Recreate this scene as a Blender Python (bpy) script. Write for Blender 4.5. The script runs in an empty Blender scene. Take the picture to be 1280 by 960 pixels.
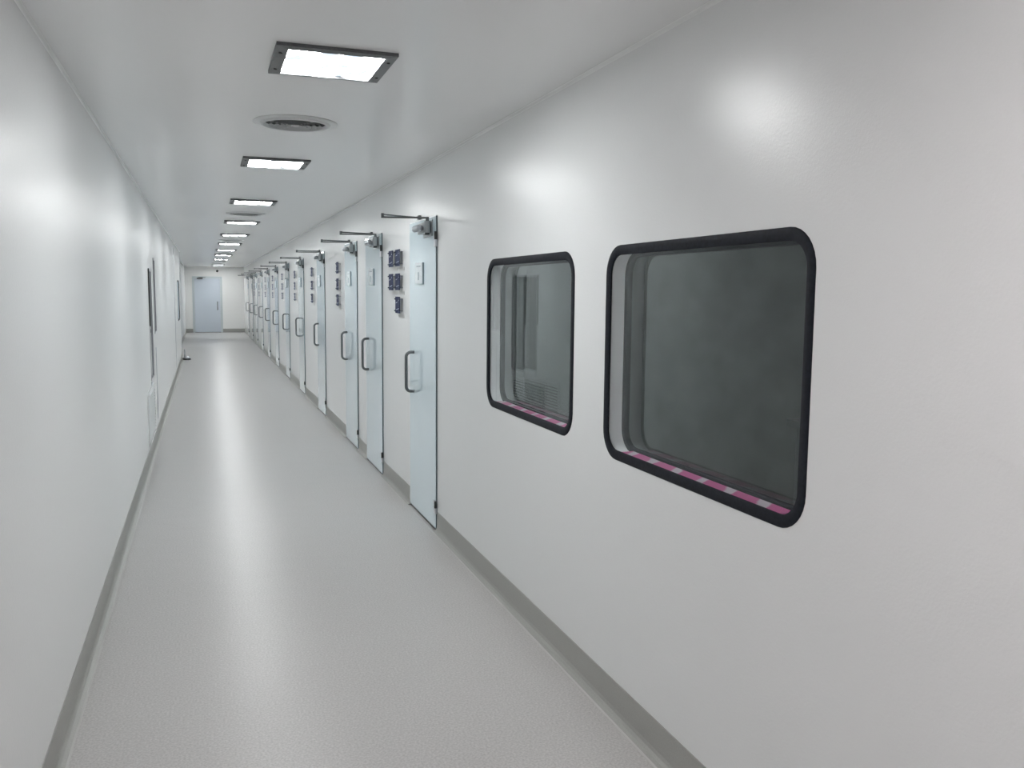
import bpy, bmesh, math, random
from mathutils import Vector, Matrix

random.seed(4)
COL = bpy.context.scene.collection
XR, XL, H = 1.44, -0.51, 2.46          # right wall, left wall, ceiling height
YB, YE, YS, XS = -4.0, 34.8, 21.6, -0.67  # back, end, where the left wall steps back, its second plane

# ------------------------------------------------------------------ materials
def mat(name, base, rough=0.5, metal=0.0, spec=0.5, noise=None, bump=None, coat=0.0, aniso=0.0):
    m = bpy.data.materials.new(name); m.use_nodes = True
    nt = m.node_tree; N = nt.nodes; L = nt.links
    b = N['Principled BSDF']
    b.inputs['Base Color'].default_value = (*base, 1)
    b.inputs['Roughness'].default_value = rough
    b.inputs['Metallic'].default_value = metal
    b.inputs['Specular IOR Level'].default_value = spec
    if coat:
        b.inputs['Coat Weight'].default_value = coat; b.inputs['Coat Roughness'].default_value = 0.03; b.inputs['Coat IOR'].default_value = 1.65
    if aniso:                                   # rolled sheet: highlights stretch vertically
        tg = N.new('ShaderNodeTangent'); tg.direction_type = 'RADIAL'; tg.axis = 'Z'
        L.new(tg.outputs[0], b.inputs['Tangent'])
        b.inputs['Anisotropic'].default_value = aniso; b.inputs['Anisotropic Rotation'].default_value = 0.25
    tc = None
    if noise or bump:
        tc = N.new('ShaderNodeTexCoord')
    if noise:                                   # (scale, amount, detail)
        n = N.new('ShaderNodeTexNoise'); n.inputs['Scale'].default_value = noise[0]
        n.inputs['Detail'].default_value = noise[2]
        L.new(tc.outputs['Object'], n.inputs['Vector'])
        r = N.new('ShaderNodeValToRGB')
        a = noise[1]
        r.color_ramp.elements[0].position = 0.32; r.color_ramp.elements[1].position = 0.68
        r.color_ramp.elements[0].color = (*[c * (1 - a) for c in base], 1)
        r.color_ramp.elements[1].color = (*[min(1, c * (1 + a)) for c in base], 1)
        L.new(n.outputs['Fac'], r.inputs['Fac']); L.new(r.outputs['Color'], b.inputs['Base Color'])
    if bump:                                    # (scale, strength, distance)
        n2 = N.new('ShaderNodeTexNoise'); n2.inputs['Scale'].default_value = bump[0]; n2.inputs['Detail'].default_value = 2
        L.new(tc.outputs['Object'], n2.inputs['Vector'])
        bp = N.new('ShaderNodeBump'); bp.inputs['Strength'].default_value = bump[1]; bp.inputs['Distance'].default_value = bump[2]
        L.new(n2.outputs['Fac'], bp.inputs['Height']); L.new(bp.outputs['Normal'], b.inputs['Normal'])
    return m

def glass_mat(name, tint, gain):
    m = bpy.data.materials.new(name); m.use_nodes = True
    nt = m.node_tree; N = nt.nodes; L = nt.links
    N.remove(N['Principled BSDF'])
    out = N['Material Output']
    tr = N.new('ShaderNodeBsdfTransparent'); tr.inputs['Color'].default_value = (*tint, 1)
    gl = N.new('ShaderNodeBsdfGlossy'); gl.inputs['Roughness'].default_value = 0.015
    gl.inputs['Color'].default_value = (0.93, 0.98, 0.98, 1)
    geo = N.new('ShaderNodeNewGeometry')
    dot = N.new('ShaderNodeVectorMath'); dot.operation = 'DOT_PRODUCT'
    L.new(geo.outputs['Incoming'], dot.inputs[0]); L.new(geo.outputs['Normal'], dot.inputs[1])
    def M(op, a, b=None):
        n = N.new('ShaderNodeMath'); n.operation = op
        for i, v in enumerate((a, b)):
            if v is None: continue
            if isinstance(v, (int, float)): n.inputs[i].default_value = v
            else: L.new(v, n.inputs[i])
        return n.outputs[0]
    ab = M('ABSOLUTE', dot.outputs['Value'])
    p5 = M('POWER', M('SUBTRACT', 1.0, ab), 5.0)
    F = M('MINIMUM', M('MULTIPLY', M('ADD', M('MULTIPLY', p5, 0.96), 0.04), gain), 1.0)
    mx = N.new('ShaderNodeMixShader')
    L.new(F, mx.inputs[0]); L.new(tr.outputs[0], mx.inputs[1]); L.new(gl.outputs[0], mx.inputs[2])
    L.new(mx.outputs[0], out.inputs['Surface'])
    return m

def lamp_mat(name, strength, col=(0.97, 0.985, 0.985)):
    m = bpy.data.materials.new(name); m.use_nodes = True
    nt = m.node_tree; N = nt.nodes; L = nt.links
    b = N['Principled BSDF']
    b.inputs['Base Color'].default_value = (0.8, 0.85, 0.9, 1); b.inputs['Roughness'].default_value = 0.2
    tc = N.new('ShaderNodeTexCoord')
    n = N.new('ShaderNodeTexNoise'); n.inputs['Scale'].default_value = 11.0; n.inputs['Detail'].default_value = 0.6
    L.new(tc.outputs['Object'], n.inputs['Vector'])
    r = N.new('ShaderNodeValToRGB')
    r.color_ramp.elements[0].position = 0.41; r.color_ramp.elements[0].color = (0.0100, 0.0118, 0.0140, 1)
    r.color_ramp.elements[1].position = 0.48; r.color_ramp.elements[1].color = (*col, 1)
    L.new(n.outputs['Fac'], r.inputs['Fac'])
    L.new(r.outputs['Color'], b.inputs['Emission Color'])
    b.inputs['Emission Strength'].default_value = strength
    return m

def tape_mat():
    m = bpy.data.materials.new('pink_white_tape'); m.use_nodes = True
    nt = m.node_tree; N = nt.nodes; L = nt.links
    b = N['Principled BSDF']; b.inputs['Roughness'].default_value = 0.45
    tc = N.new('ShaderNodeTexCoord'); mp = N.new('ShaderNodeMapping')
    mp.inputs['Rotation'].default_value = (0, 0, math.radians(50))
    w = N.new('ShaderNodeTexWave'); w.inputs['Scale'].default_value = 2.6; w.inputs['Distortion'].default_value = 1.5
    w.inputs['Detail Scale'].default_value = 3
    L.new(tc.outputs['Object'], mp.inputs['Vector']); L.new(mp.outputs[0], w.inputs['Vector'])
    r = N.new('ShaderNodeValToRGB'); r.color_ramp.elements[0].position = 0.74; r.color_ramp.elements[1].position = 0.88
    r.color_ramp.elements[0].color = (0.62, 0.13, 0.35, 1); r.color_ramp.elements[1].color = (0.72, 0.66, 0.72, 1)
    L.new(w.outputs['Fac'], r.inputs['Fac']); L.new(r.outputs['Color'], b.inputs['Base Color'])
    return m

M = dict(
    wall=mat('wall_panel_white', (0.795, 0.805, 0.805), 0.27, spec=0.58, bump=(140, 0.20, 0.002), aniso=0.66),
    wall_end=mat('end_wall_paint', (0.84, 0.84, 0.825), 0.4),
    ceil=mat('ceiling_panel', (0.84, 0.84, 0.84), 0.22, spec=0.5, bump=(90, 0.04, 0.002)),
    cove=mat('cove_trim_white', (0.78, 0.79, 0.78), 0.35),
    floor=mat('vinyl_floor', (0.51, 0.497, 0.488), 0.31, spec=0.30, noise=(120, 0.15, 4), bump=(5, 0.22, 0.012)),
    weld=mat('floor_weld_line', (0.555, 0.55, 0.535), 0.4),
    skirt=mat('skirting_grey', (0.37, 0.37, 0.35), 0.45, noise=(200, 0.05, 2)),
    door=mat('door_pale_blue', (0.76, 0.90, 0.965), 0.10, spec=0.6, coat=0.7),
    end_door=mat('end_door_blue', (0.60, 0.66, 0.73), 0.25),
    seal=mat('seal_dark', (0.10, 0.14, 0.16), 0.4),
    drop=mat('door_bottom_seal', (0.02, 0.025, 0.025), 0.5),
    frame=mat('door_frame_white', (0.74, 0.77, 0.77), 0.3),
    steel=mat('brushed_steel', (0.17, 0.18, 0.185), 0.35, metal=0.85),
    steel_l=mat('satin_hinge_steel', (0.50, 0.53, 0.56), 0.35, metal=0.7),
    closer=mat('closer_silver', (0.34, 0.365, 0.375), 0.35, metal=0.5, noise=(60, 0.10, 2)),
    dark=mat('dark_plastic', (0.025, 0.03, 0.03), 0.4),
    rubber=mat('black_gasket', (0.010, 0.012, 0.018), 0.6, spec=0.2, noise=(80, 0.3, 3)),
    blue=mat('sign_navy', (0.018, 0.028, 0.085), 0.6, spec=0.25),
    ink=mat('sign_white_lettering', (0.45, 0.50, 0.62), 0.5),
    strip=mat('wall_strip_grey', (0.50, 0.50, 0.49), 0.5),
    stud=mat('sign_stud_steel', (0.14, 0.16, 0.20), 0.35, metal=0.6),
    paper=mat('notice_white', (0.78, 0.84, 0.86), 0.3),
    inkd=mat('notice_grey_lettering', (0.30, 0.36, 0.40), 0.5),
    bezel=mat('light_bezel_grey', (0.10, 0.105, 0.11), 0.4, noise=(150, 0.15, 2)),
    screw=mat('bezel_screw', (0.05, 0.05, 0.05), 0.4, metal=0.5),
    lampon=lamp_mat('fluorescent_panel', 61.0), lampwarm=lamp_mat('fluorescent_panel_warm', 61.0, (1.0, 0.93, 0.93)),
    vent=mat('vent_white', (0.62, 0.63, 0.63), 0.4),
    ventr=mat('vent_ring_grey', (0.42, 0.43, 0.43), 0.45),
    ventd=mat('vent_throat_dark', (0.03, 0.035, 0.035), 0.7),
    reveal=mat('window_reveal_grey', (0.90, 0.93, 0.94), 0.35),
    slit=mat('slit_frame_grey', (0.30, 0.30, 0.32), 0.4),
    glass=glass_mat('window_glass', (0.97, 0.985, 0.985), 1.3), glass_in=glass_mat('inner_window_glass', (0.60, 0.65, 0.65), 1.7),
    tape=tape_mat(),
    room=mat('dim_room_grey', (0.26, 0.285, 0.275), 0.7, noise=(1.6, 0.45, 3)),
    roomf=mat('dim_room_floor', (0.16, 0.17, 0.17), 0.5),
    bench=mat('bench_steel', (0.30, 0.32, 0.32), 0.35, metal=0.6),
    seam=mat('panel_seam', (0.30, 0.33, 0.36), 0.5),
)

# ------------------------------------------------------------------ mesh helpers
def box(bm, x0, x1, y0, y1, z0, z1):
    v = [bm.verts.new(p) for p in ((x0,y0,z0),(x1,y0,z0),(x1,y1,z0),(x0,y1,z0),(x0,y0,z1),(x1,y0,z1),(x1,y1,z1),(x0,y1,z1))]
    for f in ((0,3,2,1),(4,5,6,7),(0,1,5,4),(1,2,6,5),(2,3,7,6),(3,0,4,7)):
        bm.faces.new([v[i] for i in f])

def bevbox(bm, x0, x1, y0, y1, z0, z1, b=0.003, seg=2):
    t = bmesh.new(); box(t, x0, x1, y0, y1, z0, z1)
    bmesh.ops.bevel(t, geom=t.edges[:], offset=b, segments=seg, affect='EDGES', profile=0.6)
    join(bm, t)

def join(bm, t):
    me = bpy.data.meshes.new('tmp'); t.to_mesh(me); t.free(); bm.from_mesh(me); bpy.data.meshes.remove(me)

def tube(bm, pts, r, n=12, caps=True, radii=None):
    pts = [Vector(p) for p in pts]; rings = []
    up = None
    for i, p in enumerate(pts):
        d = ((pts[min(i+1, len(pts)-1)] - pts[max(i-1, 0)])).normalized()
        if up is None:
            up = d.orthogonal().normalized()
        up = (up - d * up.dot(d)).normalized()
        s = d.cross(up)
        rr = radii[i] if radii else r
        rings.append([bm.verts.new(p + rr * (math.cos(2*math.pi*k/n) * up + math.sin(2*math.pi*k/n) * s)) for k in range(n)])
    for a, b in zip(rings, rings[1:]):
        for k in range(n):
            bm.faces.new((a[k], a[(k+1) % n], b[(k+1) % n], b[k]))
    if caps:
        bm.faces.new(rings[0][::-1]); bm.faces.new(rings[-1])

def lathe(bm, prof, c, axis='Z', n=32):
    """prof: list of (radius, height); revolved about an axis through c"""
    rings = []
    for r, h in prof:
        ring = []
        for k in range(n):
            a = 2*math.pi*k/n; u, w = r*math.cos(a), r*math.sin(a)
            p = {'Z': (u, w, h), 'X': (h, u, w), 'Y': (w, h, u)}[axis]
            ring.append(bm.verts.new((c[0]+p[0], c[1]+p[1], c[2]+p[2])))
        rings.append(ring)
    for a, b in zip(rings, rings[1:]):
        for k in range(n):
            bm.faces.new((a[k], a[(k+1) % n], b[(k+1) % n], b[k]))
    if prof[0][0] > 1e-5: bm.faces.new(rings[0][::-1])
    if prof[-1][0] > 1e-5: bm.faces.new(rings[-1])

def rrect(cy, cz, w, h, r, off=0.0, n=8):
    """points of a rounded rectangle in (y, z)"""
    hw, hh, r = w/2+off, h/2+off, max(r+off, 0.004)
    pts = []
    for (sx, sy, a0) in ((1,1,0),(-1,1,90),(-1,-1,180),(1,-1,270)):
        for k in range(n+1):
            a = math.radians(a0 + 90*k/n)
            pts.append((cy + sx*(hw-r) + r*math.cos(a), cz + sy*(hh-r) + r*math.sin(a)))
    return pts

def loop_sweep(bm, cy, cz, w, h, r, prof):
    """closed profile of (offset, x) swept round a rounded rectangle"""
    rings = [[bm.verts.new((x, p[0], p[1])) for p in rrect(cy, cz, w, h, r, o)] for o, x in prof]
    rings.append(rings[0])
    for a, b in zip(rings, rings[1:]):
        n = len(a)
        for k in range(n):
            bm.faces.new((a[k], a[(k+1) % n], b[(k+1) % n], b[k]))

def obj(name, bm, m, parent=None, smooth=False, fixn=True):
    if fixn: bmesh.ops.recalc_face_normals(bm, faces=bm.faces[:])
    me = bpy.data.meshes.new(name); bm.to_mesh(me); bm.free()
    o = bpy.data.objects.new(name, me); COL.objects.link(o)
    if m is not None: me.materials.append(m)
    if smooth:
        for p in me.polygons: p.use_smooth = True
        try: me.set_sharp_from_angle(angle=math.radians(35))
        except Exception: pass
    if parent is not None: o.parent = parent
    return o

def tag(o, label=None, cat=None, group=None, kind=None):
    if label: o['label'] = label
    if cat: o['category'] = cat
    if group: o['group'] = group
    if kind: o['kind'] = kind
    return o

def empty(name, loc=(0,0,0)):
    o = bpy.data.objects.new(name, None); COL.objects.link(o); o.location = loc; o.empty_display_size = 0.1
    return o

def struct(name, bm, m, label, cat, smooth=False):
    return tag(obj(name, bm, m, smooth=smooth), label, cat, kind='structure')

def copy_tree(o, parent=None):
    c = o.copy(); COL.objects.link(c)
    if parent is not None: c.parent = parent
    for ch in list(o.children): copy_tree(ch, c)
    return c

def wall_with_holes(name, y0, y1, z0, z1, holes, xc, half, m, label):
    cu = bpy.data.curves.new('tmpc', 'CURVE'); cu.dimensions = '2D'; cu.fill_mode = 'BOTH'; cu.extrude = half
    def spl(pts):
        s = cu.splines.new('POLY'); s.points.add(len(pts)-1); s.use_cyclic_u = True
        for q, p in zip(s.points, pts): q.co = (p[0], p[1], 0, 1)
    spl([(y0,z0),(y1,z0),(y1,z1),(y0,z1)])
    for hpts in holes: spl(hpts)
    t = bpy.data.objects.new('tmpo', cu); COL.objects.link(t)
    dg = bpy.context.evaluated_depsgraph_get()
    me = bpy.data.meshes.new_from_object(t.evaluated_get(dg))
    for v in me.vertices:
        a, b, c = v.co; v.co = (xc + c, a, b)
    bm = bmesh.new(); bm.from_mesh(me)
    bpy.data.objects.remove(t); bpy.data.curves.remove(cu); bpy.data.meshes.remove(me)
    bmesh.ops.remove_doubles(bm, verts=bm.verts[:], dist=1e-5)
    return struct(name, bm, m, label, 'wall')

# ------------------------------------------------------------------ layout data
HINGES = [5.58, 7.44, 8.73, 11.21, 13.66, 16.12, 18.62, 21.10, 23.65, 26.10, 28.62, 31.20]
LEAFW = [0.745, 0.76, 0.765] + [0.77]*9
WINS = [(3.32, 4.50, 0.99, 1.775), (1.815, 3.02, 0.98, 1.777)]      # right wall windows (outer gasket)
LWIN = (19.0, 20.25, 0.95, 1.79)
SLITS = [(9.22, 9.68, 0.70, 1.80), (10.12, 10.40, 1.12, 1.93)]

def hole(w, off, r=0.11): return rrect((w[0]+w[1])/2, (w[2]+w[3])/2, w[1]-w[0], w[3]-w[2], r, off)

# ------------------------------------------------------------------ the shell
bm = bmesh.new(); box(bm, XS-0.05, XR+0.10, YB-0.1, YE+0.1, -0.08, 0.0)
struct('floor', bm, M['floor'], 'pale grey glossy speckled vinyl floor of the long corridor', 'floor')
bm = bmesh.new(); box(bm, XS-0.05, XR+0.10, YB-0.1, YE+0.1, H, H+0.05)
struct('ceiling', bm, M['ceil'], 'smooth grey white ceiling of the corridor', 'ceiling')
wall_with_holes('wall_right', YB, YE, 0.0, H, [hole(w, -0.022) for w in WINS], XR+0.04, 0.04, M['wall'],
                'long glossy white panel wall on the right with doors and two windows')
wall_with_holes('wall_left', YB, YS, 0.0, H, [hole(LWIN, -0.022)] + [hole(s, -0.012, 0.02) for s in SLITS], XL-0.04, 0.04, M['wall'],
                'long glossy white panel wall on the left')
bm = bmesh.new(); box(bm, XS-0.05, XS, YS-0.1, YE, 0, H)
struct('wall_left_far', bm, M['wall'], 'set back far stretch of the white left wall', 'wall')
bm = bmesh.new(); box(bm, XS-0.05, XR+0.10, YE, YE+0.06, 0, H)
struct('wall_end', bm, M['wall_end'], 'warm white wall closing the far end of the corridor', 'wall')
bm = bmesh.new(); box(bm, XS-0.05, XR+0.10, YB-0.06, YB, 0, H)
struct('wall_back', bm, M['wall'], 'white wall behind the viewer', 'wall')

# baseboards: dark grey coved vinyl, interrupted at the doors
def skirting(name, segs, xw, sgn, label):
    bm = bmesh.new()
    prof = [(0.0, 0.132), (0.004, 0.132), (0.0045, 0.030), (0.008, 0.016), (0.016, 0.006), (0.030, 0.0015), (0.030, 0.0)]
    prof.append((0.0, 0.0))
    for (a, b) in segs:
        r0 = [bm.verts.new((xw + sgn*p[0], a, p[1])) for p in prof]
        r1 = [bm.verts.new((xw + sgn*p[0], b, p[1])) for p in prof]
        n = len(prof)
        for k in range(n): bm.faces.new((r0[k], r0[(k+1) % n], r1[(k+1) % n], r1[k]))
        bm.faces.new(r0[::-1]); bm.faces.new(r1)
    return struct(name, bm, M['skirt'], label, 'baseboard')

segs = []; y = YB
for h_, w_ in zip(HINGES, LEAFW):
    segs.append((y, h_-0.015)); y = h_ + w_ + 0.012
segs.append((y, YE))
skirting('baseboard_right', segs, XR, -1, 'dark grey coved skirting along the right wall between the doors')
skirting('baseboard_left', [(YB, YS)], XL, 1, 'dark grey coved skirting along the left wall')
skirting('baseboard_left_far', [(YS+0.001, YE)], XS, 1, 'dark grey skirting on the set back far left wall')
bm = bmesh.new()
for (a, b) in ((XS, -0.42), (0.645, XR)):
    box(bm, a, b, YE-0.008, YE, 0, 0.135)
struct('baseboard_end', bm, M['skirt'], 'dark grey skirting either side of the far end door', 'baseboard')

# light weld line where the floor vinyl turns up
bm = bmesh.new()
box(bm, XR-0.040, XR-0.030, YB, YE, 0.0, 0.0015)
struct('trim_1', bm, M['weld'], 'pale weld line in the floor along the right skirting', 'trim')
bm = bmesh.new()
box(bm, XL+0.030, XL+0.038, YB, YS, 0.0, 0.0015)
struct('trim_2', bm, M['weld'], 'pale weld line in the floor along the left skirting', 'trim')
# coved trims between wall and ceiling
def cove(name, xw, sgn, y0, y1, r, label):
    bm = bmesh.new(); n = 6; A = []; B = []
    pr = [(0, 0)] + [(r - r*math.sin(math.pi/2*k/n), -(r - r*math.cos(math.pi/2*k/n))) for k in range(n+1)]
    for (dx, dz) in pr:
        A.append(bm.verts.new((xw + sgn*dx, y0, H + dz))); B.append(bm.verts.new((xw + sgn*dx, y1, H + dz)))
    m_ = len(pr)
    for k in range(m_): bm.faces.new((A[k], A[(k+1) % m_], B[(k+1) % m_], B[k]))
    bm.faces.new(A[::-1]); bm.faces.new(B)
    struct(name, bm, M['cove'], label, 'trim', smooth=True)
cove('trim_3', XR, -1, YB, YE, 0.012, 'slim white cove where the right wall meets the ceiling')
cove('trim_4', XL, 1, YB, YS, 0.012, 'slim white cove where the left wall meets the ceiling')
cove('trim_5', XS, 1, YS, YE, 0.022, 'slim white cove above the set back far left wall')

# ------------------------------------------------------------------ the dim room behind the two windows
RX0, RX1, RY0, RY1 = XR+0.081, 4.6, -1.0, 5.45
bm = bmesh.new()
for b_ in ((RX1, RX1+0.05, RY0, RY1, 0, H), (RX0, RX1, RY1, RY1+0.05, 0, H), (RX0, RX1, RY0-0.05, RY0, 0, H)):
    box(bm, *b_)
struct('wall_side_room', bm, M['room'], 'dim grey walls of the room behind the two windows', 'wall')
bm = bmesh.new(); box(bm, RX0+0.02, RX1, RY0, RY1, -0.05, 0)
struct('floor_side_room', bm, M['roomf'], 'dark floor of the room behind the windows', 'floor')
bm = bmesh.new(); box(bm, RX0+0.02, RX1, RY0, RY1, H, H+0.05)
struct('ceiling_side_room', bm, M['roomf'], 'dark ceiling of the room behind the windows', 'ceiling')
t = tag(empty('steel_bench', (3.9, 3.4, 0)), 'dim steel bench at the back of the room behind the larger near window', 'bench')
bm = bmesh.new(); bevbox(bm, -0.35, 0.35, -1.5, 1.3, 0.76, 0.80); obj('bench_top', bm, M['bench'], t)
bm = bmesh.new(); box(bm, -0.30, 0.30, -1.4, 1.2, 0.22, 0.24); obj('lower_shelf', bm, M['bench'], t)
for sx in (-0.31, 0.31):
    for sy in (-1.42, 1.22):
        bm = bmesh.new(); tube(bm, [(sx, sy, 0), (sx, sy, 0.76)], 0.018); obj('leg', bm, M['bench'], t, smooth=True)

# dark cavities behind the left wall's glazing
bm = bmesh.new()
for (a, b, c, d) in [LWIN] + SLITS:
    box(bm, XL-0.50, XL-0.45, a-0.1, b+0.1, c-0.1, d+0.1)
    box(bm, XL-0.45, XL-0.081, a-0.15, a-0.1, c-0.1, d+0.1); box(bm, XL-0.45, XL-0.081, b+0.1, b+0.15, c-0.1, d+0.1)
    box(bm, XL-0.45, XL-0.081, a-0.1, b+0.1, c-0.15, c-0.1); box(bm, XL-0.45, XL-0.081, a-0.1, b+0.1, d+0.1, d+0.15)
struct('wall_left_cavity', bm, M['room'], 'dark space behind the glazing in the left wall', 'wall')

# ------------------------------------------------------------------ windows
def window(name, w, xw, sgn, label, tape=True, gw=0.036, r=0.11, double=True):
    """xw: wall face, sgn: +1 when the wall lies towards +x"""
    cy, cz, ww, hh = (w[0]+w[1])/2, (w[2]+w[3])/2, w[1]-w[0], w[3]-w[2]
    t = tag(empty(name, (xw, cy, cz)), label, 'window', kind='structure')
    bm = bmesh.new()
    P = [(0, 0.0005), (-0.001, -0.002), (-0.005, -0.004), (-gw*0.5, -0.0045), (-gw+0.005, -0.003), (-gw, 0.000), (-gw, 0.006), (-0.023, 0.006), (-0.023, 0.0005)]
    if gw < 0.03: P = [(0, 0.0005), (0, -0.005), (-gw, -0.005), (-gw, 0.008), (-0.0125, 0.008), (-0.0125, 0.0005)]
    loop_sweep(bm, 0, 0, ww, hh, r, [(o, sgn*x) for o, x in P])
    obj('gasket', bm, M['rubber' if gw > 0.03 else 'slit'], t, smooth=True)
    def pane(x, off, nm):
        bm = bmesh.new(); bm.faces.new([bm.verts.new((sgn*x, p[0], p[1])) for p in rrect(0, 0, ww, hh, r, off)])
        return obj(nm, bm, M['glass' if 'outer' in nm else 'glass_in'], t)
    pane(0.004, -gw+0.002 if gw >= 0.03 else -gw, 'outer_pane')
    if double:
        pane(0.077, -0.026, 'inner_pane')
        bm = bmesh.new()
        loop_sweep(bm, 0, 0, ww, hh, r, [(-0.0225, sgn*0.066), (-0.040, sgn*0.066), (-0.042, sgn*0.070), (-0.040, sgn*0.090), (-0.0225, sgn*0.090)])
        obj('inner_gasket', bm, M['rubber'], t, smooth=True)
        bm = bmesh.new()           # lining of the opening
        loop_sweep(bm, 0, 0, ww, hh, r, [(-0.0225, sgn*0.0065), (-0.0235, sgn*0.0065), (-0.0235, sgn*0.0655), (-0.0225, sgn*0.0655)])
        obj('reveal', bm, M['reveal'], t, smooth=True)
    if tape:
        bm = bmesh.new()
        z = -hh/2 + 0.024
        box(bm, 0.010, 0.060, -ww/2+0.12, ww/2-0.135, z, z+0.010)
        tag(obj('barrier_tape', bm, M['tape'], t), 'pink and white striped tape along the sill')
    return t
window('window_1', WINS[0], XR, 1, 'smaller looking, farther dark window with black rounded gasket, next to the doors')
window('window_2', WINS[1], XR, 1, 'large near dark window with black rounded gasket and pink tape on its sill')
window('window_3', LWIN, XL, -1, 'far black edged window seen edge on in the left wall', tape=False)
window('window_4', SLITS[0], XL, -1, 'nearer of two tall narrow dark glazed slits in the left wall', tape=False, gw=0.022, r=0.02, double=False)
window('window_5', SLITS[1], XL, -1, 'farther, taller of two narrow dark glazed slits in the left wall', tape=False, gw=0.022, r=0.02, double=False)

# seams of the flush panels of the left wall
def seam(name, y, z0, z1, label, w=0.03, d=0.004):
    bm = bmesh.new(); box(bm, XL, XL+d, y-w/2, y+w/2, z0, z1)
    struct(name, bm, M['seam'], label, 'trim')
seam('trim_6', 9.24, 0.36, 0.695, 'grey vertical seam below the nearer narrow slit in the left wall')
seam('trim_7', 10.22, 0.19, 0.97, 'grey vertical seam below the farther narrow slit in the left wall')
seam('trim_8', 17.1, 0.14, 2.35, 'thin grey full height seam in the left wall before the far window', 0.04)
seam('trim_9', 21.2, 0.14, 2.20, 'thin grey seam at the far corner of the left wall', 0.08)

bm = bmesh.new(); box(bm, XL, XL+0.012, 9.195, 9.219, 1.24, 1.80)
struct('trim_10', bm, M['dark'], 'short dark upright strip on the near edge of the nearer narrow slit', 'trim')
# louvred return air grille low on the left wall
g = tag(empty('return_air_grille', (XL, 9.08, 0.37)), 'white louvred air grille low on the left wall under the nearer dark slit', 'grille')
bm = bmesh.new()
for b_ in ((0, 0.008, -0.55, 0.55, 0.24, 0.28), (0, 0.008, -0.55, 0.55, -0.235, -0.20), (0, 0.008, -0.55, -0.51, -0.20, 0.24), (0, 0.008, 0.51, 0.55, -0.20, 0.24)):
    box(bm, *b_)
obj('grille_frame', bm, M['wall'], g)
bm = bmesh.new(); box(bm, 0.0, 0.001, -0.51, 0.51, -0.20, 0.24); obj('grille_backing', bm, M['ventd'], g)
for k in range(14):
    bm = bmesh.new(); z = -0.185 + k*0.031
    vs = [bm.verts.new(p) for p in ((0.002, -0.51, z+0.016), (0.009, -0.51, z), (0.009, -0.51, z+0.004), (0.003, -0.51, z+0.018),
                                    (0.002, 0.51, z+0.016), (0.009, 0.51, z), (0.009, 0.51, z+0.004), (0.003, 0.51, z+0.018))]
    for f in ((0,1,2,3), (7,6,5,4), (0,4,5,1), (1,5,6,2), (2,6,7,3), (3,7,4,0)): bm.faces.new([vs[i] for i in f])
    obj('slat', bm, M['vent'], g)

# ------------------------------------------------------------------ doors of the right wall (root on the floor at the hinge side)
def arc_handle(h, out, r):
    """D shaped pull in the x-z plane, x = 0 at the leaf, running out to -x"""
    pts = [(0, 0, h/2)]; br = 0.034
    for k in range(7):
        a = math.pi/2 * k/6
        pts.append((-(out-br) - br*math.sin(a), 0, h/2 - br + br*math.cos(a)))
    for k in range(7):
        a = math.pi/2 * k/6
        pts.append((-(out-br) - br*math.cos(a), 0, -h/2 + br - br*math.sin(a)))
    pts.append((0, 0, -h/2))
    bm = bmesh.new(); tube(bm, pts, r, 12)
    return bm

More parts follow.
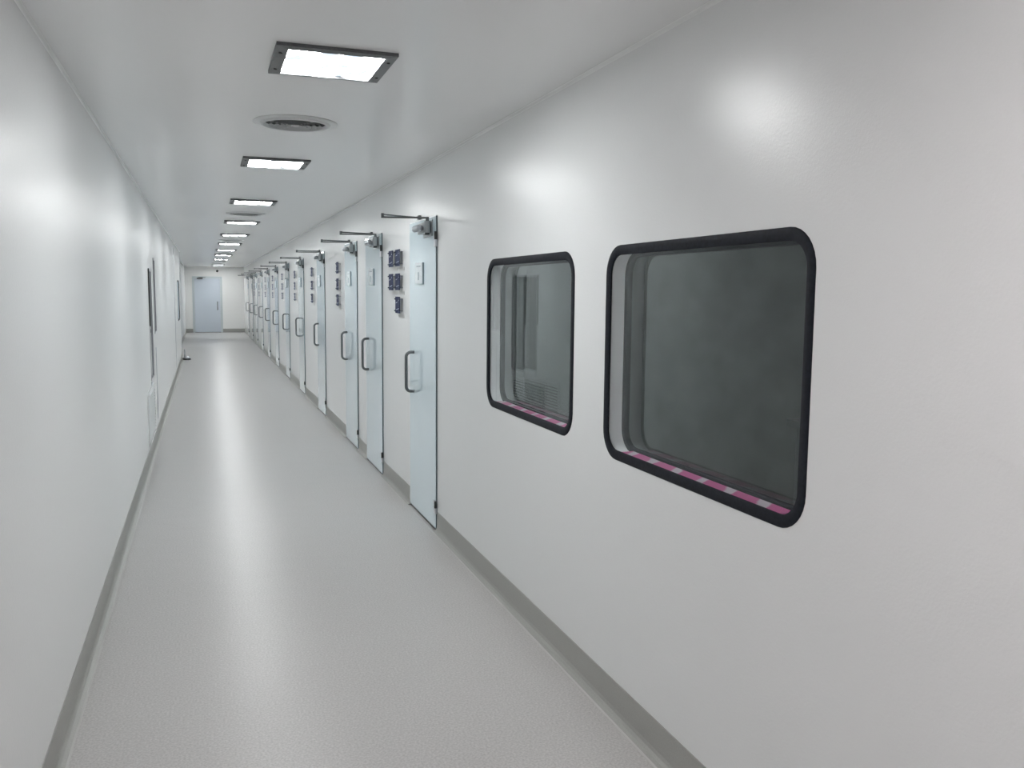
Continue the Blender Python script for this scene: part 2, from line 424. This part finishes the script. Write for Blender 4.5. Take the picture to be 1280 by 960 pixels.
ORD = ['nearest', 'second', 'third', 'fourth', 'fifth', 'sixth', 'seventh', 'eighth', 'ninth', 'tenth', 'eleventh', 'twelfth']
LX = -0.011          # leaf face relative to the wall face
def make_door(w):
    t = empty('door_1')
    bm = bmesh.new(); bevbox(bm, LX, -0.0005, 0.0, w, 0.016, 2.088, 0.002)
    leaf = obj('leaf', bm, M['door'], t)
    bm = bmesh.new(); box(bm, LX+0.002, 0.0, -0.008, -0.0005, 0.014, 2.092); obj('edge_seal', bm, M['seal'], t)
    bm = bmesh.new(); box(bm, LX+0.003, -0.001, 0.0, w, 0.001, 0.0155); obj('bottom_seal', bm, M['drop'], t)
    bm = bmesh.new(); box(bm, -0.006, 0.0, 0.0, w+0.008, 2.089, 2.098); box(bm, -0.006, 0.0, w+0.0005, w+0.008, 0.014, 2.089)
    obj('frame', bm, M['frame'], t)
    for z0, z1 in ((1.893, 1.99), (0.118, 0.206)):
        zm = (z0+z1)/2
        bm = bmesh.new(); bevbox(bm, LX-0.006, -0.001, -0.022, 0.03, z0, zm-0.003, 0.003)
        hg = obj('hinge', bm, M['steel_l'], t)
        bm = bmesh.new(); tube(bm, [(LX-0.004, -0.016, zm-0.003), (LX-0.004, -0.016, z1)], 0.009, 10); obj('hinge_pin', bm, M['dark'], hg, smooth=True)
        bm = bmesh.new(); bevbox(bm, LX-0.006, LX, -0.005, 0.04, zm, z1, 0.002); obj('hinge_plate', bm, M['steel_l'], hg)
    bm = arc_handle(0.285, 0.058, 0.0115)
    bmesh.ops.translate(bm, verts=bm.verts[:], vec=(LX, w-0.135, 1.02))
    hd = obj('handle', bm, M['steel'], t, smooth=True)
    # closer: back plate, body, rounded spring end, adjusting cap, folding arm
    bm = bmesh.new(); bevbox(bm, LX-0.008, LX, 0.07, 0.31, 1.965, 2.07, 0.002)
    cl = obj('door_closer', bm, M['closer'], t)
    bm = bmesh.new(); bevbox(bm, LX-0.055, LX-0.008, 0.09, 0.29, 1.985, 2.055, 0.006)
    tube(bm, [(LX-0.034, 0.085, 1.986), (LX-0.034, 0.085, 2.062)], 0.022, 14)
    obj('closer_body', bm, M['closer'], cl, smooth=True)
    bm = bmesh.new(); lathe(bm, [(0.0, -0.003), (0.012, 0.0), (0.019, 0.006), (0.021, 0.014), (0.021, 0.16), (0.0, 0.165)], (LX-0.078, 0.10, 2.018), 'Y', 20)
    obj('spring_tube', bm, M['steel_l'], cl, smooth=True)
    bm = bmesh.new(); tube(bm, [(LX-0.034, 0.085, 1.972), (LX-0.034, 0.085, 1.986)], 0.016, 14); obj('valve_cap', bm, M['dark'], cl, smooth=True)
    bm = bmesh.new(); tube(bm, [(LX-0.034, 0.085, 2.058), (LX-0.034, 0.085, 2.088)], 0.011, 12)
    tube(bm, [(LX-0.034, 0.085, 2.083), (-0.325, 0.165, 2.083)], 0.006, 8)
    obj('closer_arm', bm, M['steel'], cl, smooth=True)
    bm = bmesh.new(); tube(bm, [(-0.325, 0.165, 2.077), (-0.325, 0.165, 2.108)], 0.011, 10)
    tube(bm, [(-0.325, 0.165, 2.100), (-0.014, 0.46, 2.113)], 0.0055, 8)
    bevbox(bm, -0.022, -0.0005, 0.435, 0.485, 2.100, 2.128, 0.003)
    obj('closer_forearm', bm, M['steel'], cl, smooth=True)
    # notice holder on the leaf
    ny0, ny1, nz0, nz1 = w*0.42, w*0.70, 1.655, 1.80
    bm = bmesh.new(); bevbox(bm, LX-0.014, LX-0.0003, ny0, ny1, nz0, nz1, 0.001)
    nt_ = tag(obj('notice_holder', bm, M['paper'], leaf), 'white notice holder')
    bm = bmesh.new(); box(bm, LX-0.010, LX-0.001, ny0-0.004, ny0, nz0-0.004, nz1); box(bm, LX-0.0155, LX-0.001, ny0, ny1-0.06, nz0-0.004, nz0)
    obj('holder_edge', bm, M['inkd'], leaf)
    bm = bmesh.new()
    box(bm, LX-0.0148, LX-0.014, ny0+0.04, ny1-0.05, nz1-0.028, nz1-0.020)
    box(bm, LX-0.0148, LX-0.014, ny0+0.09, ny0+0.12, nz0+0.025, nz0+0.08)
    obj('notice_lettering', bm, M['inkd'], leaf)
    return t

door = make_door(0.765)
for i, (y, w) in enumerate(zip(HINGES, LEAFW)):
    d = door if i == 0 else copy_tree(door)
    d.name = 'door_%d' % (i+1)
    d.location = (XR, y, 0)
    d.scale = (1, 1, 1)
    where = {0: 'nearest pale blue glossy door, first past the windows, with steel pull handle and closer',
             11: 'twelfth and farthest pale blue door in the row on the right wall'}.get(
             i, '%s pale blue glossy door with pull handle along the right wall, counted from the windows' % ORD[i])
    tag(d, where, 'door', group='pale blue doors along the right wall', kind='structure')

# ------------------------------------------------------------------ navy sign plates on stand-off studs
def make_sign():
    t = empty('sign_plate')
    X = -0.024
    bm = bmesh.new(); bevbox(bm, X-0.004, X, -0.08, 0.08, -0.064, 0.064, 0.001); obj('plate', bm, M['blue'], t)
    for (y0, z0, y1, z1) in ((-0.06, -0.030, 0.045, -0.040), (0.0, 0.020, 0.055, 0.012), (-0.055, 0.033, -0.03, 0.030)):
        bm = bmesh.new(); vs = [bm.verts.new(p) for p in ((X-0.0045, y0, z0), (X-0.0045, y1, z1), (X-0.0045, y1, z1+0.006), (X-0.0045, y0, z0+0.006))]
        bm.faces.new(vs); obj('lettering', bm, M['ink'], t)
    bm = bmesh.new(); box(bm, -0.002, 0, -0.13, 0.06, -0.098, -0.070)  # plain grey strip on the wall, below and to one side of the plate
    tag(obj('wall_strip', bm, M['strip'], t), 'grey strip on the wall below the plate')
    for sy in (-0.070, 0.070):
        for sz in (-0.045, 0.045):
            bm = bmesh.new(); tube(bm, [(0, sy, sz), (X-0.004, sy, sz), (X-0.004, sy, sz), (X-(0.014 if sy > 0 else 0.008), sy, sz)], 0.003, 8, radii=[0.002, 0.002, 0.005, 0.005])
            obj('stud', bm, M['stud'], t, smooth=True)
    return t
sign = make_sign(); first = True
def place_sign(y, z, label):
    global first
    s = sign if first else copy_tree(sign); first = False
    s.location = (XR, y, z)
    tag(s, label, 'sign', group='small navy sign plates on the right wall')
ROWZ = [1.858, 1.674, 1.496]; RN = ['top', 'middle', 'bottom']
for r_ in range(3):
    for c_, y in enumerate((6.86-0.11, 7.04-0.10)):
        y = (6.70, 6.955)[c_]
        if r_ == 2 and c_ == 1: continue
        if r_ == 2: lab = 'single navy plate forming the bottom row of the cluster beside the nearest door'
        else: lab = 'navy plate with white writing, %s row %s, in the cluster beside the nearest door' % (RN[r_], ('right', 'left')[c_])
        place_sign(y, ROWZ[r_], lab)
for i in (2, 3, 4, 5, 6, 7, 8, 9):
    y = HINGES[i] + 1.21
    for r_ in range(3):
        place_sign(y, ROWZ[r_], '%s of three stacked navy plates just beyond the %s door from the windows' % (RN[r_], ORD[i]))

# ------------------------------------------------------------------ ceiling lights
def make_light():
    t = empty('ceiling_light')
    W, D, B = 0.215, 0.215, 0.043
    bm = bmesh.new()
    outer = [(-W, -D), (W, -D), (W, D), (-W, D)]; inner = [(-W+B, -D+0.034), (W-B, -D+0.034), (W-B, D-0.034), (-W+B, D-0.034)]
    lv = []
    for pts, z in ((outer, 0.0), (outer, -0.012), (inner, -0.016), (inner, -0.002)):
        lv.append([bm.verts.new((p[0], p[1], z)) for p in pts])
    for a, b in zip(lv, lv[1:]):
        for k in range(4): bm.faces.new((a[k], a[(k+1) % 4], b[(k+1) % 4], b[k]))
    obj('bezel', bm, M['bezel'], t)
    bm = bmesh.new(); box(bm, -W+B-0.002, W-B+0.002, -D+0.032, D-0.032, -0.006, -0.001); obj('diffuser', bm, M['lampon'], t)
    for sx in (-1, 1):
        for sy in (-1, 1):
            bm = bmesh.new(); lathe(bm, [(0.0, -0.018), (0.006, -0.017), (0.007, -0.013)], (sx*(W-0.020), sy*0.12, 0), 'Z', 10)
            obj('screw', bm, M['screw'], t)
    return t
light = make_light()
LY = [3.445, 6.22, 9.03, 11.77, 14.5, 17.33, 20.07, 23.07, 26.2, 31.6, 33.7, 0.65, -2.15]
LN = ['nearest and largest square ceiling light with grey bezel, before the first round vent',
      'second ceiling light along the corridor, just past the nearest round vent',
      'third ceiling light along the corridor', 'fourth ceiling light, just past the second round vent',
      'fifth ceiling light along the corridor', 'sixth ceiling light, just past the third round vent',
      'seventh ceiling light along the corridor', 'eighth ceiling light, just past the fourth round vent',
      'ninth ceiling light along the corridor', 'tenth ceiling light, second last before the end wall',
      'last ceiling light, closest to the end wall', 'ceiling light just above the viewer', 'ceiling light behind the viewer']
for i, (y, n) in enumerate(zip(LY, LN)):
    o = light if i == 0 else copy_tree(light)
    o.location = (0.475, y, H)
    if i > 10:
        for ch in o.children:
            if ch.name.startswith('diffuser'):
                ch.data = ch.data.copy(); ch.data.materials[0] = M['lampwarm']
    tag(o, n, 'ceiling light', group='square recessed ceiling lights')

# ------------------------------------------------------------------ round swirl vents
def make_vent():
    t = empty('ceiling_vent')
    bm = bmesh.new()
    lathe(bm, [(0.213, 0.0), (0.215, -0.002), (0.206, -0.005), (0.176, -0.006), (0.171, -0.014), (0.164, -0.016), (0.155, -0.010), (0.150, 0.0)], (0, 0, 0), 'Z', 48)
    bmesh.ops.delete(bm, geom=[f for f in bm.faces if len(f.verts) > 4], context='FACES_ONLY')
    obj('flange', bm, M['vent'], t, smooth=True)
    bm = bmesh.new(); lathe(bm, [(0.0, -0.001), (0.151, -0.001)], (0, 0, 0), 'Z', 40)  # flat disc, its dark colour stands in for the shade of a recess
    bmesh.ops.delete(bm, geom=[f for f in bm.faces if len(f.verts) > 4], context='FACES_ONLY')
    obj('throat_shade', bm, M['ventd'], t)
    for r in (0.128, 0.100, 0.072, 0.044):
        bm = bmesh.new(); lathe(bm, [(r+0.008, -0.018), (r-0.004, -0.004), (r-0.006, -0.004), (r+0.006, -0.018)], (0, 0, 0), 'Z', 40)
        bmesh.ops.delete(bm, geom=[f for f in bm.faces if len(f.verts) > 4], context='FACES_ONLY')
        obj('louvre_ring', bm, M['ventr'], t, smooth=True)
    bm = bmesh.new()
    for k in range(4):
        a = math.pi/2*k + 0.5; c, s = math.cos(a), math.sin(a)
        tube(bm, [(0.0, 0.0, -0.012), (0.152*c, 0.152*s, -0.012)], 0.003, 6)
    lathe(bm, [(0.0, -0.020), (0.018, -0.018), (0.022, -0.010), (0.0, -0.008)], (0, 0, 0), 'Z', 20)
    obj('hub', bm, M['vent'], t, smooth=True)
    return t
vent = make_vent()
VL = ['nearest round ceiling vent, between the first and second lights', 'second round ceiling vent, between the third and fourth lights',
      'third round ceiling vent, between the fifth and sixth lights', 'fourth round ceiling vent, between the seventh and eighth lights',
      'farthest round ceiling vent, past the ninth light']
for i, y in enumerate((4.73, 10.42, 16.05, 21.8, 28.2)):
    o = vent if i == 0 else copy_tree(vent)
    o.location = (0.468, y, H)
    tag(o, VL[i], 'vent', group='round ceiling vents')

# ------------------------------------------------------------------ end door and its fittings
d = tag(empty('door_13', (0.115, YE, 0)), 'pale blue door in the end wall with closer and pull handle', 'door', kind='structure')
bm = bmesh.new(); bevbox(bm, -0.455, 0.455, -0.030, -0.001, 0.012, 2.02, 0.004); obj('leaf', bm, M['end_door'], d)
bm = bmesh.new(); box(bm, -0.53, -0.460, -0.026, 0, 0, 2.09); box(bm, 0.460, 0.53, -0.026, 0, 0, 2.09); box(bm, -0.460, 0.460, -0.026, 0, 2.025, 2.09)
obj('frame', bm, mat('end_frame', (0.60, 0.66, 0.68), 0.3), d)
bm = bmesh.new(); box(bm, -0.455, 0.455, -0.028, -0.003, 0.001, 0.0115); obj('bottom_seal', bm, M['drop'], d)
bm = arc_handle(0.30, 0.06, 0.015)
bmesh.ops.rotate(bm, verts=bm.verts[:], cent=(0,0,0), matrix=Matrix.Rotation(math.radians(90), 3, 'Z'))
bmesh.ops.translate(bm, verts=bm.verts[:], vec=(0.355, -0.030, 1.0)); obj('handle', bm, M['steel'], d, smooth=True)
bm = bmesh.new(); bevbox(bm, -0.36, -0.15, -0.085, -0.030, 1.985, 2.045, 0.008); cl = obj('door_closer', bm, M['steel'], d)
bm = bmesh.new(); tube(bm, [(-0.30, -0.06, 2.05), (-0.12, -0.27, 2.06), (-0.06, -0.03, 2.065)], 0.009, 8); obj('closer_arm', bm, M['steel'], cl, smooth=True)

bm = bmesh.new(); lathe(bm, [(0.0, -0.07), (0.025, -0.062), (0.040, -0.04), (0.045, -0.012), (0.045, -0.001)], (0.485, YE, 2.30), 'Y', 20)
tag(obj('dome_camera', bm, M['dark'], smooth=True), 'tiny black round fixture on the end wall above the door', 'camera')

# floor stop at the corner where the left wall steps back
t = tag(empty('floor_door_stop', (-0.415, 21.25, 0)), 'small grey floor door stop at the far corner of the left wall', 'door stop')
bm = bmesh.new(); lathe(bm, [(0.080, 0.0), (0.082, 0.020), (0.070, 0.055), (0.040, 0.075), (0.0, 0.080)], (0, 0, 0), 'Z', 20)
tag(obj('base', bm, M['steel_l'], t, smooth=True))
bm = bmesh.new(); lathe(bm, [(0.083, 0.0), (0.088, 0.004), (0.088, 0.026), (0.081, 0.032)], (0, 0, 0), 'Z', 20); obj('rubber_ring', bm, M['dark'], t, smooth=True)
bm = bmesh.new(); tube(bm, [(-0.04, 0, 0.06), (-0.04, 0, 0.24)], 0.013, 10); obj('post', bm, M['steel_l'], t, smooth=True)

# ------------------------------------------------------------------ camera
f, vx, vy, ux = 1090.0, 255.0, 362.0, -100.0
cu_, cv_ = vx-640, 480-vy
fwd = Vector((cu_, cv_, -f)).normalized()
D_ = (cu_*ux + f*f)/cv_
up = Vector((-ux, D_, f)).normalized()
rt = fwd.cross(up)
R = Matrix((rt, fwd, up)).to_4x4()
cam = bpy.data.cameras.new('camera'); co = bpy.data.objects.new('camera', cam); COL.objects.link(co)
cam.sensor_width = 36.0; cam.lens = f/1280*36.0; cam.clip_start = 0.02; cam.clip_end = 200
co.matrix_world = Matrix.Translation((0, 0, 1.6)) @ R
bpy.context.scene.camera = co

# ------------------------------------------------------------------ world and colour
wd = bpy.data.worlds.new('world'); wd.use_nodes = True; bpy.context.scene.world = wd
wd.node_tree.nodes['Background'].inputs['Color'].default_value = (0.02, 0.02, 0.02, 1)
sc = bpy.context.scene
sc.view_settings.view_transform = 'Standard'; sc.view_settings.look = 'None'
sc.view_settings.exposure = 0.0
sc.cycles.max_bounces = 14; sc.cycles.diffuse_bounces = 10; sc.cycles.glossy_bounces = 6
sc.cycles.transparent_max_bounces = 12
sc.cycles.use_denoising = True
